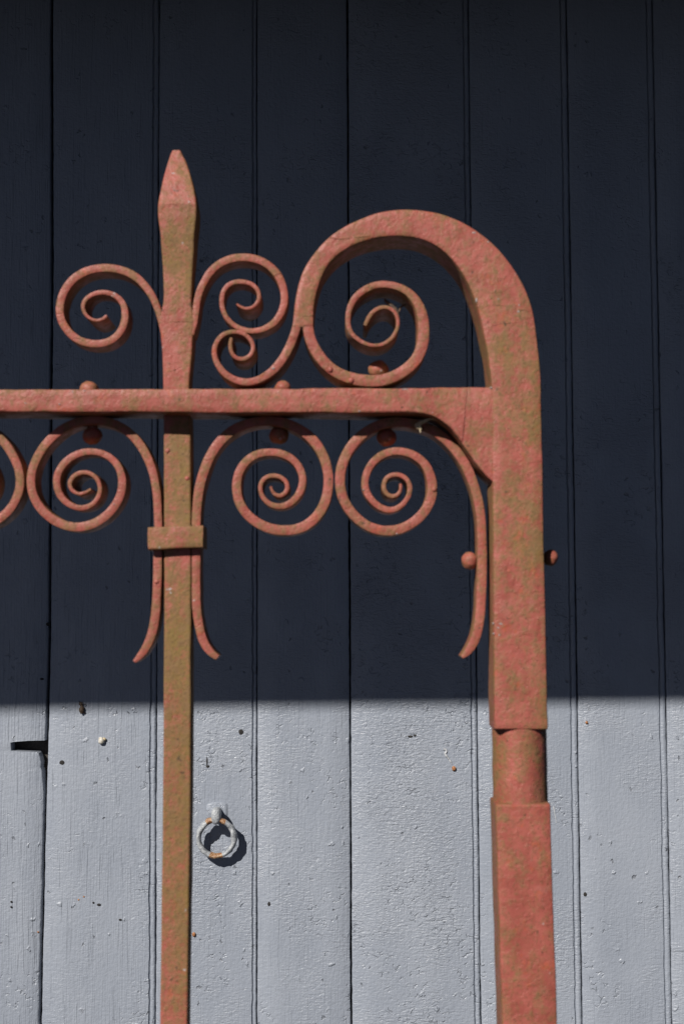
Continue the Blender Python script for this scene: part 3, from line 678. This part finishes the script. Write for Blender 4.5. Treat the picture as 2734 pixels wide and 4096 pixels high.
# straw and withered leaf caught in the ironwork
def zp(o, s, pts, Y): return [at(o[0] + x / s, o[1] + y / s, Y) for x, y in pts]
st = zp((1500, 1500), 2.24, [(365, 462), (385, 440), (440, 415), (500, 392), (552, 402)], YB - 0.004)
so_ = tube('dry_straw', [Vector(p[:]) for p in catmull([tuple(p) for p in st], 5)], [U * 8 * (1.1 - 0.5 * k / 20) for k in range(21)], M_STRAW, None, seg=7, rough=0.3)
tag(so_, 'bent wisp of dry straw caught under the rail beside the gusset', 'straw')
for q in ([(390, 440), (402, 470), (404, 515)], [(365, 462), (385, 478), (402, 478)]):
    tube('straw_fibre', zp((1500, 1500), 2.24, q, YB - 0.0042), [U * 5, U * 5.5, U * 3], M_STRAW, so_, seg=6, rough=0.3)
lf = zp((1300, 1000), 3.136, [(735, 605), (770, 650), (820, 690), (860, 730), (900, 770), (922, 830)], Y0 + PD * 0.35)
lo_ = tube('withered_leaf', [Vector(p[:]) for p in catmull([tuple(p) for p in lf], 4)], [U * (1.5 + 7 * math.sin(math.pi * min(1, k / 20 * 0.9 + 0.05))) for k in range(21)], M_LEAF, None, seg=6, rough=0.4)
tag(lo_, 'curled withered brown leaf caught in the inner curl of the post', 'leaf')
tube('leaf_stalk', [Vector(p[:]) for p in catmull([tuple(p) for p in zp((1300, 1000), 3.136, [(915, 820), (930, 760), (955, 705), (1015, 685)], Y0 + PD * 0.4)], 4)], U * 4, M_LEAF, lo_, seg=6, rough=0.3)

# weld ridges, creases and chips in the paint
for z, pts, Y, r in ((2, [(298, 203), (350, 212), (430, 205), (500, 196), (556, 192)], Y0, 4.5), (2, [(104, 684), (150, 682), (203, 680)], Y0, 4), (2, [(150, 632), (206, 630)], Y0, 3),
                     (1, [(697, 1040), (760, 1036), (830, 1033), (889, 1036)], YB, 4), (2, [(1150, 585), (1200, 572), (1262, 580)], Y0, 4), (2, [(1165, 690), (1240, 672), (1310, 668), (1398, 655)], Y0, 4.5),
                     (2, [(1285, 612), (1345, 600), (1392, 606)], Y0, 3.5), (2, [(1140, 470), (1200, 464)], Y0, 3), (1, [(717, 1322), (780, 1312), (815, 1292)], YB, 4), (1, [(1345, 772), (1372, 762), (1388, 757)], YB, 3),
                     (1, [(105, 985), (128, 988), (148, 978)], YB, 3.5), (1, [(200, 1130), (230, 1128), (262, 1142)], YB, 3)):
    P = [at(*full(z, p), Y + 0.0002) for p in pts]
    P = [Vector(q[:]) for q in catmull([tuple(p) for p in P], 5)]
    n_ = len(P)
    o = tube('weld_ridge', P, [U * r * 0.7 * (0.45 + 0.55 * math.sin(math.pi * (k + 0.5) / n_)) for k in range(n_)], M_GATE, gate, seg=8, rough=0.35, freq=260); o['algae'] = 0.05
M_CHIP = simple('bare_chipped_primer', (0.24, 0.19, 0.18), (0.36, 0.31, 0.30), 0.6, 700)
for z, x, y, rx, rz, Y in ((2, 1097, 546, 9, 17, Y0), (2, 1216, 541, 7, 7, Y0), (2, 1324, 608, 9, 9, Y0), (2, 1328, 575, 5, 7, Y0), (2, 1082, 178, 15, 8, Y0), (2, 1160, 229, 10, 5, Y0), (5, 590, 1948, 22, 9, Y0), (5, 568, 1978, 12, 9, Y0),
                           (5, 578, 2035, 11, 12, Y0), (5, 530, 1945, 8, 13, Y0), (5, 533, 2025, 8, 11, Y0), (5, 512, 98, 12, 8, Y0), (3, 531, 130, 10, 6, Y0), (3, 374, 215, 8, 8, Y0), (3, 161, 208, 7, 6, Y0), (4, 1310, 82, 26, 5, Y0), (4, 1050, 206, 9, 6, Y0),
                           (1, 1343, 1302, 12, 7, Y0), (4, 1262, 905, 7, 6, YB), (4, 1072, 655, 7, 7, YB), (3, 715, 842, 6, 9, YB)):
    s_ = ZOOM[z][2]; p = at(*full(z, (x, y)), Y + 0.0001)
    blob('paint_chip', p, U / s_ * 0.75, M_CHIP, gate, (rx, 4.0 * s_ / 1.4, rz), seg=10, rough=0.35, freq=300)
